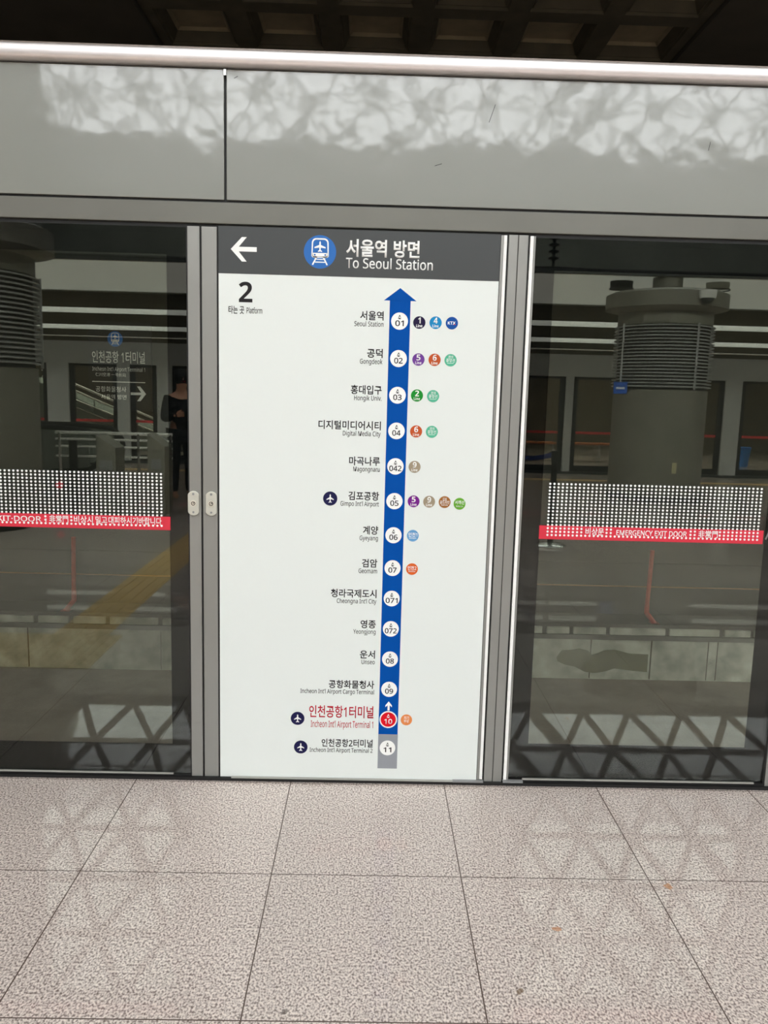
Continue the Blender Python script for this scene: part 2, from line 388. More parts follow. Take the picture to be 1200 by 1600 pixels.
# ================================================================== PLATFORM SCREEN
XL, XR_ = -3.2, 4.4
box('trim_4', M_black, None, XL, XR_, -.012, .05, 0, .012, kind='structure', label='black threshold strip along the foot of the screen doors', cat='threshold')
hb = MB().box(XL, XR_, 0, .12, 2.0925, 2.1644).build('header_beam', mat('header_aluminium', rgb(112, 112, 105), .45, .25, .4, noise=.05, nscale=4), None, bevel=.002)
tag(hb, 'long grey aluminium beam running above the doors and the map board', 'beam')
mb = MB().box(XL, XR_, .012, .12, 2.078, 2.0925).box(XL, XR_, .012, .12, 2.1644, 2.180).box(XL, XR_, .02, .12, 2.60, 2.63).box(.0605-.002, .0675+.002, .014, .12, 2.17, 2.61)
mb.build('trim_5', M_black, None, kind='structure', label='black shadow gaps around the header beam and fascia panels', cat='trim')
fl_ = MB().box(XL, .0600, .003, .03, 2.1735, 2.606).build('fascia_panel', M_fascia, None, bevel=.0025)
tag(fl_, 'glossy grey steel fascia panel at the upper left, left of the black joint', 'panel', 'steel fascia panels above the doors')
fr_ = MB().box(.0680, XR_, .003, .03, 2.1735, 2.606).build('fascia_panel', M_fascia, None, bevel=.0025)
tag(fr_, 'long glossy grey steel fascia panel right of the black joint, with fine scratches', 'panel', 'steel fascia panels above the doors')
for (xa, za, xb, zb) in [(.985, 2.46, 1.005, 2.52), (.80, 2.31, .825, 2.318), (1.765, 2.39, 1.77, 2.42), (.095, 2.577, .108, 2.584)]:
    MB().seg((xa, za), (xb, zb), .0016, .0022, .003).build('scratch', M_ink, fr_)
# bull-nose rail
prof = [(.03, 2.610), (-.012, 2.610), (-.022, 2.612), (-.028, 2.617), (-.031, 2.625), (-.032, 2.638), (-.031, 2.650), (-.027, 2.657), (-.018, 2.662), (-.008, 2.6645), (.03, 2.665)]
rail = empty('top_rail', (.6, 0, 2.61), label='bright rounded aluminium rail capping the fascia below the dark ceiling', cat='rail')
MB().xprism(prof, XL, XR_).build('bull_nose', M_rail, rail, smooth=True)
box('rear_lip', M_raildark, rail, XL, XR_, .0, .12, 2.6655, 2.6735)
box('joint_clip', M_inox, rail, .060, .068, -.002, .003, 2.585, 2.604)

# ---- posts (stiles) of the left door and the sign leaf
def stile(name, x0, x1, z0, z1, parent): return MB().box(x0, x1, 0, .045, z0, z1).build(name, M_steel, parent, bevel=.0015)
def lock(x, parent):
    z = 1.0905; h = .046; pts = []
    for k in range(9):
        a = math.radians(180-22.5*k*1.0) if False else math.radians(150-15*k)
        pts.append((x+.0205*math.cos(a)/math.cos(math.radians(30)), z+h-.0125+.0125*2*(math.sin(a)-.5)))
    for k in range(9):
        a = math.radians(-30-15*k)
        pts.append((x+.0205*math.cos(a)/math.cos(math.radians(30)), z-h+.0125+.0125*2*(math.sin(a)+.5)))
    pl = MB().prism(pts, -.010, 0.0).build('lock_plate', mat('satin_lock_plate', rgb(206, 206, 196), .35, .3), parent, bevel=.002)
    cy = MB().disc(x, z, .0115, -.0125, -.010, 28).build('lock_cylinder', mat('lock_brass', rgb(224, 220, 208), .3, .4), pl)
    for sgn, s_ in ((.55, 0), (-.4, 1)):
        pass
    MB().ring([(x+.0078*math.cos(2*math.pi*i/20), z+.0078*math.sin(2*math.pi*i/20)) for i in range(20)], .0026, -.0130, -.0125).build('key_ring', M_seam, pl)
    MB().seg((x-.001, z-.001), (x+.004, z+.004), .0028, -.0131, -.0125).build('keyhole', M_seam, pl)
    MB().disc(x, z+.035, .0045, -.0104, -.010, 16).build('screw', M_mid, pl)
    MB().disc(x, z-.033, .004, -.0104, -.010, 16).build('screw', M_mid, pl)
    return pl

def dot_band(x0, n, parent, sgn, gaps=()):
    mb = MB(); K = 8
    for c in range(n):
        for r in range(16):
            cx = x0+sgn*c*.01595; cz = 1.001+r*.01293
            if r in (1, 2) and any(a_ < cx < b_ for a_, b_ in gaps): continue
            mb.add([(cx+.0043*math.cos(2*math.pi*k/K+.39), .0030, cz+.0043*math.sin(2*math.pi*k/K+.39)) for k in range(K)]+[(cx+.0043*math.cos(2*math.pi*k/K+.39), .0036, cz+.0043*math.sin(2*math.pi*k/K+.39)) for k in range(K)],
                   [tuple(range(K)), tuple(range(2*K-1, K-1, -1))]+[(k, k+K, (k+1) % K+K, (k+1) % K) for k in range(K)])
    return mb.build('dot_band', M_white, parent)

# ---- door_1: left emergency exit door
d1 = empty('door_1', (-1.2, 0, 0), kind='structure', label='left glass screen door with a white dot band and red stripe', cat='door')
GL0, GL1 = -3.1, -.076
box('glass_pane', M_glass, d1, GL0, GL1, .004, .012, .020, 2.078)
mb = MB().box(GL0, GL1, .0135, .0155, 1.985, 2.078).box(GL0, GL1, .0135, .0155, .020, .137).box(-.148, GL1, .0135, .0155, .137, 1.985).box(GL0, GL0+.07, .0135, .0155, .137, 1.985)
mb.build('dark_border', M_frit, d1)
box('mirror_film', M_film, d1, GL0+.07, -.149, .0135, .0145, .138, 1.984)
st = stile('stile', -.0710, -.0275, .012, 2.081, d1); tag(st, 'grey aluminium stile at the right of the left door')
lock(-.0545, st)
mb = MB().box(-.0275, -.0205, .01, .04, .012, 2.081).box(GL1, -.0710, .004, .04, .012, 2.081)
mb.build('gasket', M_black, d1)
box('bottom_lip', M_lip, d1, GL0, -.142, -.004, .003, .0195, .0245)
box('bottom_rail', M_black, d1, GL0, -.071, .0, .03, .012, .0195)
dot_band(-.176, 92, d1, -1, [(-1.03, -.61), (-.60, -.515), (-.507, -.425), (-.427, -.373), (-.377, -.26), (-.268, -.17)])
sr = MB().box(-2.6, -.143, .0037, .0040, .985, 1.036).build('red_stripe', M_red, d1)
TY = .0026
for s_, xr, wd in [('EMERGENCY EXIT·DOOR', -.622, .40), (':', -.603, .004), ('非常門', -.522, .070), ('비상시', -.431, .070), ('밀고', -.378, .043), ('대피하시기', -.265, .108), ('바랍니다', -.176, .085)]:
    text('lettering', s_, M_white, sr, TY, xr, 1.0065, .019 if s_[0] in 'E:' else .021, wd, 'r', .014)

# ---- door_2: the leaf that carries the map board
d2 = empty('door_2', (.54, 0, 0), kind='structure', label='centre screen door leaf framing the map board', cat='door')
st = stile('stile', -.0205, .0335, .012, 2.081, d2); tag(st, 'grey aluminium stile left of the map board')
lock(.0115, st)
mb = MB().box(.0335, .0405, .006, .04, .012, 2.081).box(1.0445, 1.0462, .006, .04, .012, 2.081).box(1.067, 1.0742, .006, .04, .012, 2.081).box(1.0552, 1.0560, .004, .04, .012, 2.081)
mb.build('gasket', M_black, d2)
box('edge_profile', M_steel, d2, 1.0462, 1.0552, -.002, .04, .020, 2.081)
box('white_strip', M_whitestrip, d2, 1.0560, 1.0668, -.004, .04, .022, 2.081)
box('bottom_lip', M_lip, d2, .085, .96, -.014, .0, .0125, .0165)
MB().box(.95, 1.07, -.016, .0, .0125, .0185).build('bottom_bracket', M_mid, d2)
box('backing_panel', M_mid, d2, .0405, 1.0445, .008, .03, .012, 2.081)

# ---- centre post right of the board
cp = empty('door_post', (1.108, 0, .012), label='grey twin-profile aluminium post between the map board and the right glass door', cat='post')
MB().box(1.0742, 1.1068, -.001, .06, 0.0, 2.084).build('profile', M_steel, cp, bevel=.0015)
MB().box(1.1092, 1.1440, -.001, .06, 0.0, 2.084).build('profile', M_steel, cp, bevel=.0015)
box('seam', M_seam, cp, 1.1068, 1.1092, .003, .05, 0, 2.082)

# ---- door_3: right emergency exit door
d3 = empty('door_3', (1.67, 0, 0), kind='structure', label='right glass screen door with a white dot band and red stripe', cat='door')
GA, GB = 1.171, 2.183
box('glass_pane', M_glass, d3, GA, GB, .004, .012, .030, 2.078)
mb = MB().box(GA, GB, .0135, .0155, 1.967, 2.078).box(GA, GB, .0135, .0155, .030, .165).box(GA, 1.245, .0135, .0155, .165, 1.967).box(2.103, GB, .0135, .0155, .165, 1.967)
mb.build('dark_border', M_frit, d3)
box('mirror_film', M_film, d3, 1.246, 2.102, .0135, .0145, .166, 1.966)
mb = MB().box(1.1440, 1.1505, .006, .04, .012, 2.081).box(1.1622, 1.1638, .003, .04, .012, 2.081).box(1.1700, 1.1712, .002, .04, .012, 2.081).box(2.183, 2.190, .004, .04, .012, 2.081)
mb.build('gasket', M_black, d3)
box('white_strip', M_whitestrip, d3, 1.1505, 1.1622, -.004, .04, .022, 2.081)
box('edge_profile', M_steel, d3, 1.1638, 1.1700, -.002, .04, .022, 2.081)
box('bottom_lip', M_lip, d3, 1.225, 2.145, -.004, .003, .022, .0275)
box('bottom_rail', M_black, d3, 1.17, 2.19, .0, .03, .012, .022)
MB().box(1.147, 1.226, -.016, .0, .0145, .0215).build('bottom_bracket', M_mid, d3)
dot_band(1.272, 51, d3, 1, [(1.41, 1.49), (1.527, 1.805), (1.84, 1.922)])
sr = MB().box(1.240, 2.092, .0037, .0040, .985, 1.037).build('red_stripe', M_red, d3)
for s_, xr, wd in [('비상문', 1.485, .070), ('EMERGENCY EXIT DOOR', 1.800, .268), ('非常門', 1.918, .074)]:
    text('lettering', s_, M_white, sr, TY, xr, 1.0065, .019 if s_[0] == 'E' else .021, wd, 'r', .016)
MB().tube([(2.098, -.004, 1.005), (2.104, -.010, 1.03), (2.112, -.010, 1.085), (2.112, .002, 1.11)], .003, 8).build('pull_clip', M_mid, d3)
st4 = stile('trim_6', 2.190, 2.245, .012, 2.081, None); tag(st4, 'grey post at the right edge of the picture', 'post', kind='structure')
# the next bay to the right, only in view from the side
box('window_1', M_glass, None, 2.25, XR_, .004, .012, .03, 2.078, kind='structure', label='glass of the next screen bay to the right', cat='window')

# ================================================================== MAP BOARD
bd = empty('route_map_board', (.5425, 0, .012), label='white route map board with grey header, blue line and fourteen airport rail stations', cat='sign')
yb = -.002
box('panel', M_board, bd, .0405, 1.0440, yb, .008, .0135, 2.084)
hd = box('header_band', M_head, bd, .0405, 1.0440, -.0026, yb, 1.9215, 2.084)
Y1_, Y2_, Y3_ = -.0030, -.0034, -.0038
# big left arrow
ar = MB().prism([(.084, 2.006), (.1235, 2.048), (.1405, 2.048), (.1125, 2.0145), (.176, 2.0145), (.176, 1.9985), (.1125, 1.9985), (.1405, 1.964), (.1235, 1.964)], Y1_, -.0026)
ar.build('direction_arrow', M_white, hd, label='white arrow pointing left')
# emblem
def emblem(cx, cz, r, parent, mblue, mwhite, y):
    e = MB().disc(cx, cz, r, y, y+.0004, 48).build('train_emblem', mblue, parent, label='round blue emblem with white train and aeroplane')
    q = r/125.
    def P(px, py): return (cx+(px-200)*q, cz-(py-220)*q)
    body = []
    def arc(px, py, rad, a0, a1):
        for k in range(7):
            a = math.radians(a0+(a1-a0)*k/6); body.append(P(px+rad*math.cos(a), py-rad*math.sin(a)))
    arc(170, 152, 34, 180, 90); arc(232, 152, 34, 90, 0); arc(250, 246, 18, 0, -90); arc(152, 246, 18, -90, -180)
    m = MB(); m.ring(body, 12*q, y-.0004, y)
    m.prism([P(140, 228), P(262, 228), P(263, 250), P(250, 262), P(228, 262), P(220, 256), P(182, 256), P(174, 262), P(152, 262), P(139, 250)], y-.0004, y)
    # aeroplane in the windscreen
    m.prism([P(200, 138), P(206, 150), P(206, 168), P(243, 184), P(243, 194), P(206, 188), P(205, 206), P(216, 214), P(216, 220), P(200, 217), P(184, 220), P(184, 214), P(195, 206), P(194, 188), P(157, 194), P(157, 184), P(194, 168), P(194, 150)], y-.0004, y)
    m.seg(P(172, 262), P(143, 318), 11*q, y-.0004, y); m.seg(P(228, 262), P(257, 318), 11*q, y-.0004, y)
    m.seg(P(168, 276), P(232, 276), 7*q, y-.0004, y); m.seg(P(160, 297), P(240, 297), 8*q, y-.0004, y)
    m.build('train_symbol', mwhite, e)
    for hx in (160, 241): MB().disc(*P(hx, 243), 7*q, y-.0006, y-.0004, 16).build('headlight', mblue, e)
    return e
emblem(.401, 2.005, .0575, hd, M_logoblue, M_white, Y1_)
text('destination_text', '서울역 방면', M_white, hd, Y1_, .494, 1.9985, .0445, .262, 'l', .026)
text('destination_text', 'To Seoul Station', M_white, hd, Y1_, .494, 1.953, .0335, .311, 'l', .012, heavy=False)
text('platform_number', '2', M_ink, bd, -.0026, .1368, 1.823, .069, .0485, 'c', .0, heavy=True)
text('platform_caption', '타는 곳', M_ink, bd, -.0026, .0755, 1.7845, .021, .056, 'l', .014)
text('platform_caption', 'Platform', M_ink, bd, -.0026, .1965, 1.7850, .0190, .056, 'r', .01)
# route line
box('route_line', M_blue, bd, .6545, .7295, -.0026, yb, .2, 1.8445)
MB().prism([(.691, 1.888), (.633, 1.8435), (.7505, 1.8435)], -.0026, yb).build('route_arrowhead', M_blue, bd, label='blue arrowhead on top of the route line')
box('route_line', M_greyline, bd, .6545, .7305, -.0026, yb, .059, .2, label='grey end of the route line')
XM = .6915
ST = [('서울역', 'Seoul Station', 1.772, .0845, .105), ('공덕', 'Gongdeok', 1.639, .0565, .082), ('홍대입구', 'Hongik Univ.', 1.507, .113, .1),
      ('디지털미디어시티', 'Digital Media City', 1.377, .229, .139), ('마곡나루', 'Magongnaru', 1.246, .114, .098), ('김포공항', "Gimpo Int'l Airport", 1.116, .114, .143),
      ('계양', 'Gyeyang', .987, .057, .069), ('검암', 'Geomam', .861, .058, .07), ('청라국제도시', "Cheongna Int'l City", .743, .173, .15),
      ('영종', 'Yeongjong', .624, .058, .085), ('운서', 'Unseo', .504, .058, .051), ('공항화물청사', "Incheon Int'l Airport Cargo Terminal", .383, .175, .284),
      ('인천공항1터미널', "Incheon Int'l Airport Terminal 1", .2605, .249, .242), ('인천공항2터미널', "Incheon Int'l Airport Terminal 2", .144, .199, .245)]
CODES = ['01', '02', '03', '04', '042', '05', '06', '07', '071', '072', '08', '09', '10', '11']
for i, ((ko, en, z, wk, we), code) in enumerate(zip(ST, CODES)):
    here = code == '10'
    mk = MB().disc(XM, z, .0345 if here else .0305, Y1_, -.0026, 40).build('station_marker', M_white, bd)
    if here: MB().disc(XM, z, .0295, -.0032, Y1_, 40).build('marker_fill', M_redfill, mk, label='red fill of the current station marker')
    ink = M_white if here else M_ink
    text('station_code', 'A', ink, mk, Y2_, XM, z+.0072, .0138, None, 'c', .018)
    text('station_code', code, ink, mk, Y2_, XM, z-.017, .0185, .0455 if len(code) == 3 else .031, 'c', .018)
    if here:
        nm = text('station_name', ko, M_redink, bd, -.0026, .6335, z+.008, .037, wk, 'r', .014, label='red Korean name of the current station')
        text('romanised_name', en, M_redink, nm, -.0026, .6335, z-.036, .0255, we, 'r', .008)
    else:
        nm = text('station_name', ko, M_ink, bd, -.0026, .6335, z+.0035, .0245, wk, 'r', .016)
        text('romanised_name', en, M_ink, nm, -.0026, .6335, z-.0215, .0165, we, 'r', .008)
MB().prism([(XM, .334), (XM-.0125, .318), (XM-.0125, .311), (XM-.004, .3185), (XM-.004, .297), (XM+.004, .297), (XM+.004, .3185), (XM+.0125, .311), (XM+.0125, .318)], Y1_, -.0026).build('travel_arrow', M_white, bd, label='small white arrow pointing up the line')
BC = {'1': rgb(28, 16, 58), '4': rgb(22, 138, 196), 'K': rgb(12, 78, 160), '5': rgb(112, 62, 150), '5b': rgb(120, 30, 140), '6': rgb(190, 84, 38), 'J': rgb(88, 184, 150), '2': rgb(20, 142, 44),
      '9': rgb(160, 146, 124), 'G': rgb(160, 104, 48), 'S': rgb(104, 172, 50), 'I1': rgb(108, 164, 212), 'I2': rgb(218, 98, 34), 'M': rgb(228, 140, 80)}
BADGES = [('1', .763, 1.769), ('4', .822, 1.770), ('K', .881, 1.770), ('5', .764, 1.6375), ('6', .823, 1.638), ('J', .881, 1.638), ('2', .763, 1.508), ('J', .822, 1.507),
          ('6', .764, 1.377), ('J', .822, 1.377), ('9', .7625, 1.246), ('5b', .763, 1.117), ('9', .821, 1.117), ('G', .879, 1.117), ('S', .935, 1.112), ('I1', .764, .987), ('I2', .765, .859), ('M', .762, .2605)]
for kd, x, z in BADGES:
    b = MB().disc(x, z, .0222, Y1_, -.0026, 36).build('line_badge', mat('badge_'+kd, BC[kd], .5, spec=.2), bd)
    n = kd[0]
    if n in '145629':
        text('badge_number', n, M_white, b, Y2_, x, z-.003, .0205, .0095 if n == '1' else .0145, 'c', .004, heavy=True)
        text('badge_word', 'Line', M_white, b, Y2_, x, z-.0165, .0095, .0225, 'c', .0, heavy=True)
    elif n == 'K':
        text('badge_word', 'KTX', M_white, b, Y2_, x-.001, z-.005, .0105, .028, 'c', .0, heavy=True)
        MB().prism([(x+.006, z-.004), (x+.013, z-.002), (x+.0125, z-.005), (x+.0065, z-.0055)], Y3_, Y2_).build('badge_accent', M_redfill, b)
    elif n == 'J':
        text('badge_word', '경의', M_white, b, Y2_, x, z+.0065, .009, .018, 'c', .006)
        text('badge_word', '중앙선', M_white, b, Y2_, x, z-.006, .010, .032, 'c', .01)
        MB().box(x-.012, x+.012, Y2_, Y1_, z-.0115, z-.0100).build('badge_rule', M_white, b)
    elif n == 'G':
        text('badge_word', '김포', M_white, b, Y2_, x, z+.006, .009, .016, 'c', .01)
        text('badge_word', '골드라인', M_white, b, Y2_, x, z-.006, .010, .036, 'c', .012)
        text('badge_word', 'Gold Line', M_white, b, Y2_, x, z-.0135, .005, .024, 'c', .02)
    elif n == 'S':
        text('badge_word', '서해선', M_white, b, Y2_, x, z-.001, .0115, .035, 'c', .012)
        text('badge_word', 'Seohae Line', M_white, b, Y2_, x, z-.012, .0055, .026, 'c', .02)
    elif n == 'I':
        text('badge_word', '인천'+kd[1], M_white, b, Y2_, x, z-.003, .0125, .033, 'c', .016)
        text('badge_word', 'Incheon', M_white, b, Y2_, x, z-.0115, .005, .026, 'c', .015)
    elif n == 'M':
        text('badge_word', '자기', M_white, b, Y2_, x, z+.003, .010, .020, 'c', .012)
        text('badge_word', '부상', M_white, b, Y2_, x, z-.010, .010, .020, 'c', .012)
for x, z in [(.452, 1.120), (.340, .258), (.3535, .141)]:
    b = MB().disc(x, z, .0265, -.0030, -.002, 36).build('airport_badge', M_navy, bd)
    q = .0265/45
    def P(a, c): return (x+a*q, z+c*q)
    MB().prism([P(0, 29), P(4, 22), P(4, 9), P(23, -4), P(23, -9), P(4, -3), P(3, -17), P(10, -23), P(10, -27), P(0, -24), P(-10, -27), P(-10, -23), P(-3, -17), P(-4, -3), P(-23, -9), P(-23, -4), P(-4, 9), P(-4, 22)], -.0034, -.0030).build('aeroplane_symbol', M_white, b)

# ================================================================== TRACK SIDE THINGS
# rust red poles standing on the curb
def red_pole(x, lean, label):
    t = empty('red_pole', (x, 4.5, -.655), label=label, cat='pole', group='rust red poles on the curb')
    s_ = 1 if lean > 0 else -1
    MB().tube([(x-s_*.03, 4.5, -.42), (x-s_*.03+.012, 4.5, .11)], .021, 10).build('shaft', M_redpaint, t, smooth=True)
    MB().tube([(x-s_*.03, 4.5, -.42), (x-s_*.03, 4.5, -.50), (x+s_*.05, 4.5, -.60), (x+s_*.05, 4.5, -.655)], .024, 10).build('bent_foot', M_redpaint, t)
    MB().box(x+s_*.05-.045, x+s_*.05+.045, 4.45, 4.55, -.655, -.60).build('base_plate', M_redpaint, t)
red_pole(3.32, 1, 'rust red pole with a bent foot seen through the right glass door')
red_pole(-2.22, -1, 'rust red pole with a bent foot seen through the left glass door')
# insulator string and wire
IX, IY = 2.53, -6.0
ins = empty('insulator_string', (IX, IY, 2.95), label='black insulator string of stacked discs mirrored at the upper left of the right glass', cat='insulator')
pr = []
for k in range(4):
    z = 3.02+k*.070; pr += [(.016, z-.024), (.024, z-.012), (.054, z-.004), (.058, z+.008), (.024, z+.024), (.016, z+.028)]
MB().lathe(IX, IY, pr, 24).build('disc_stack', M_black, ins, smooth=True)
MB().tube([(IX, IY, 2.93), (IX, IY, 3.0)], .014, 8).build('clamp', M_black, ins)
MB().tube([(IX, IY, 3.26), (IX, IY, 15.2)], .010, 8).build('hanger', M_black, ins)
wr = MB().tube([(-15.9, IY, 2.93), (-3.0, IY, 2.915), (0, IY, 2.90), (2.0, IY, 2.915), (IX, IY, 2.93), (3.2, IY, 2.91), (4.9, IY, 2.905), (17.9, IY, 2.93)], .011, 6).build('overhead_wire', M_black, None)
tag(wr, 'thin black overhead wire mirrored across the top of both glass doors', 'wire')
# station name board on the tunnel wall, read through the left glass
ws = empty('station_name_board', (-1.66, 4.86, 1.3), label='dark station name board with blue train emblem seen through the left glass', cat='sign')
k = 7.86/7.33
def W(x, z): return (.6+(x-.6)*k, 1.506+(z-1.506)*k)
xa, za = W(-1.935, 1.305); xb, zb = W(-1.375, 2.085)
box('panel', mat('name_board_dark', rgb(30, 31, 32), .45), ws, xa, xb, 4.84, 4.872, za, zb)
wm = mat('name_board_white', rgb(235, 235, 225), .5, emit=.06)
ex, ez = W(-1.69, 1.935); emblem(ex, ez, .072, ws, mat('name_board_blue', rgb(30, 110, 190), .5, emit=.05), wm, 4.839)
x_, z_ = W(-1.43, 1.735); text('name_text', '인천공항 1터미널', wm, ws, 4.838, x_, z_, .085, .50, 'r', .012)
x_, z_ = W(-1.43, 1.655); text('name_text', "Incheon Int'l Airport Terminal 1", wm, ws, 4.838, x_, z_, .036, .50, 'r', .0)
x_, z_ = W(-1.60, 1.61); text('name_text', '仁川空港 一号航站', wm, ws, 4.838, x_, z_, .026, .29, 'r', .0)
x0_, z_ = W(-1.90, 1.56); x1_, _ = W(-1.43, 1.56); box('rule', wm, ws, x0_, x1_, 4.838, 4.84, z_-.004, z_+.004)
x_, z_ = W(-1.60, 1.475); text('exit_text', '공항화물청사', wm, ws, 4.838, x_, z_, .04, .29, 'r', .0)
x_, z_ = W(-1.60, 1.41); text('exit_text', '서울역 방면', wm, ws, 4.838, x_, z_, .035, .24, 'r', .0)
ax, az = W(-1.425, 1.46)
MB().prism([(ax, az), (ax-.055, az+.07), (ax-.085, az+.07), (ax-.045, az+.012), (ax-.145, az+.012), (ax-.145, az-.012), (ax-.045, az-.012), (ax-.085, az-.07), (ax-.055, az-.07)], 4.838, 4.84).build('exit_arrow', wm, ws)

# ================================================================== ISLAND PLATFORM, SEEN IN THE GLASS
# tactile paving
mb = MB().box(-2.7, -.9, -1.8, -1.2, 0, .004)
for i in range(36):
    for j in range(12):
        cx, cy = -2.675+i*.05, -1.225-j*.05
        mb.add([(cx-.014, cy-.014, .004), (cx+.014, cy-.014, .004), (cx+.014, cy+.014, .004), (cx-.014, cy+.014, .004), (cx-.009, cy-.009, .009), (cx+.009, cy-.009, .009), (cx+.009, cy+.009, .009), (cx-.009, cy+.009, .009)],
               [(4, 5, 6, 7), (0, 1, 5, 4), (1, 2, 6, 5), (2, 3, 7, 6), (3, 0, 4, 7)])
tag(mb.build('tactile_paving', M_tact, None), 'ochre dotted tactile pad mirrored low in the left glass door', 'tactile paving', 'ochre tactile paving')
mb = MB().box(-1.32, -.99, -11.3, -1.8, 0, .004)
for i in range(4): mb.box(-1.29+i*.082, -1.255+i*.082, -11.3, -1.8, .004, .009)
tag(mb.build('tactile_paving', M_tact, None), 'ochre ribbed tactile path running away from the dotted pad', 'tactile paving', 'ochre tactile paving')
mb = MB().box(-12, 14, -12.3, -12.0, 0, .004)
tag(mb.build('tactile_paving', M_tact, None), 'distant ochre tactile line along the far platform edge', 'tactile paving', 'ochre tactile paving')

# columns
def column(x, y, r, label, top, nk=.58):
    t = empty('round_column', (x, y, 0), label=label, cat='column', group='round concrete columns')
    MB().lathe(x, y, [(r, .10), (r, 1.075), (r-.012, 1.075), (r-.012, 1.085), (r, 1.085), (r, 1.69), (r-.04, 1.70)], 56).build('shaft', M_conc, t, smooth=True)
    MB().lathe(x, y, [(r-.03, 1.70), (r-.03, 2.66)], 56).build('louvre_core', M_black, t, smooth=True)
    MB().lathe(x, y, [(nk, 3.12), (nk, top)], 56).build('neck', M_conc, t, smooth=True)
    MB().lathe(x, y, [(r+.02, 0), (r+.02, .10), (r, .10)], 56).build('base_ring', M_black, t, smooth=True)
    n = 19
    for k in range(n):
        z = 1.74+k*.0495
        lv = MB().lathe(x, y, [(r-.03, z), (r+.035, z-.008), (r+.04, z+.004), (r-.03, z+.022)], 56).build('louvre_ring', M_far, t, smooth=True)
    for a in (-110, -70+140, -110+78, 160):
        aa = math.radians(a); cx, cy = x+(r+.05)*math.cos(aa), y+(r+.05)*math.sin(aa)
        MB().box(cx-.012, cx+.012, cy-.012, cy+.012, 1.70, 2.67).build('louvre_strut', M_far, t)
    MB().lathe(x, y, [(r, 2.66), (r, 2.84), (r+.05, 2.87), (r+.20, 2.90), (r+.20, 3.11), (r+.12, 3.148)], 56).build('capital', M_conc, t, smooth=True)
    return t
c1 = column(5.08, -9.6, .70, 'round column with a louvred ring and flared cap mirrored in the right glass', 3.40, .22)
c2 = column(-3.72, -5.75, .70, 'broad round column mirrored at the left edge of the left glass', 15.2)
box('wall_plate', mat('ivory_switch', rgb(226, 214, 170), .5), c1, 5.10, 5.16, -8.905, -8.88, .46, .62)
# cctv dome on the cap
dm = empty('dome_camera', (5.33, -8.70, 3.05), label='white dome security camera on the column cap mirrored in the right glass', cat='security camera')
MB().lathe(5.33, -8.66, [(.11, 2.99), (.12, 3.04), (.12, 3.10)], 24).build('housing', M_white, dm, smooth=True)
MB().lathe(5.33, -8.66, [(.02, 2.915), (.06, 2.93), (.085, 2.96), (.09, 2.99)], 24).build('dome', M_dark, dm, smooth=True)
# recessed downlights in the soffit
for i, (x, y, lb) in enumerate([(4.52, -10.1, 'round dark downlight in the soffit mirrored at the top of the right glass'), (6.0, -9.95, 'second round downlight mirrored right of the column cap'), (-1.75, -10.0, 'round downlight mirrored at the top right of the left glass')]):
    t = empty('downlight', (x, y, 3.38), label=lb, cat='ceiling light', group='round downlights in the soffit')
    if i == 0: MB().lathe(x, y, [(.17, 3.27), (.18, 3.398)], 32).build('lens', M_black, t)
    else: MB().lathe(x, y, [(.17, 3.30), (.18, 3.398)], 32).build('lens', M_soffit, t)
    MB().tube([(x+.185*math.cos(a*math.pi/16), y+.185*math.sin(a*math.pi/16), 3.28) for a in range(32)], .010, 6, True).build('rim', M_dark, t)
# belt stanchions
def stanchion(x, y, label):
    t = empty('belt_stanchion', (x, y, 0), label=label, cat='queue barrier', group='queue barriers with blue belt')
    MB().lathe(x, y, [(.16, 0), (.165, .012), (.15, .022), (.03, .045)], 32).build('base', M_inox, t, smooth=True)
    MB().tube([(x, y, .04), (x, y, .90)], .030, 16).build('post', M_black, t, smooth=True)
    MB().tube([(x, y, .88), (x, y, .99)], .037, 16).build('belt_head', M_black, t, smooth=True)
stanchion(2.48, -5.18, 'black queue barrier post with steel base mirrored at the left of the right glass')
stanchion(2.15, -7.05, 'queue barrier post half hidden by the door frame, behind the nearer one')
pts = [Vector((2.48, -5.225, .95)).lerp(Vector((2.15, -7.00, .95)), t/12) for t in range(13)]
mb = MB(); vs = []; fs = []
for i, p in enumerate(pts):
    s_ = .10*math.sin(math.pi*i/12)
    vs += [(p.x-.001, p.y, p.z+.025-s_), (p.x-.001, p.y, p.z-.025-s_), (p.x+.001, p.y, p.z-.025-s_), (p.x+.001, p.y, p.z+.025-s_)]
for i in range(12):
    for k_ in range(4): fs.append((i*4+k_, i*4+(k_+1) % 4, i*4+4+(k_+1) % 4, i*4+4+k_))
tag(mb.add(vs, fs).build('barrier_belt', mat('blue_belt', rgb(24, 52, 130), .6), None), 'sagging blue belt strung between the two queue barrier posts', 'belt')
# small blue hanging sign
t = empty('wall_sign', (4.42, -9.35, 1.62), label='small blue sign fixed to the side of the louvred column in the right glass', cat='sign')
box('plate', mat('blue_sign', rgb(24, 90, 190), .5), t, 4.24, 4.44, -9.23, -9.20, 1.62, 1.80)
MB().box(4.27, 4.40, -9.20, -9.195, 1.69, 1.72).build('white_mark', M_white, t)
MB().box(4.40, 4.43, -9.40, -9.23, 1.70, 1.73).build('bracket', M_inox, t)

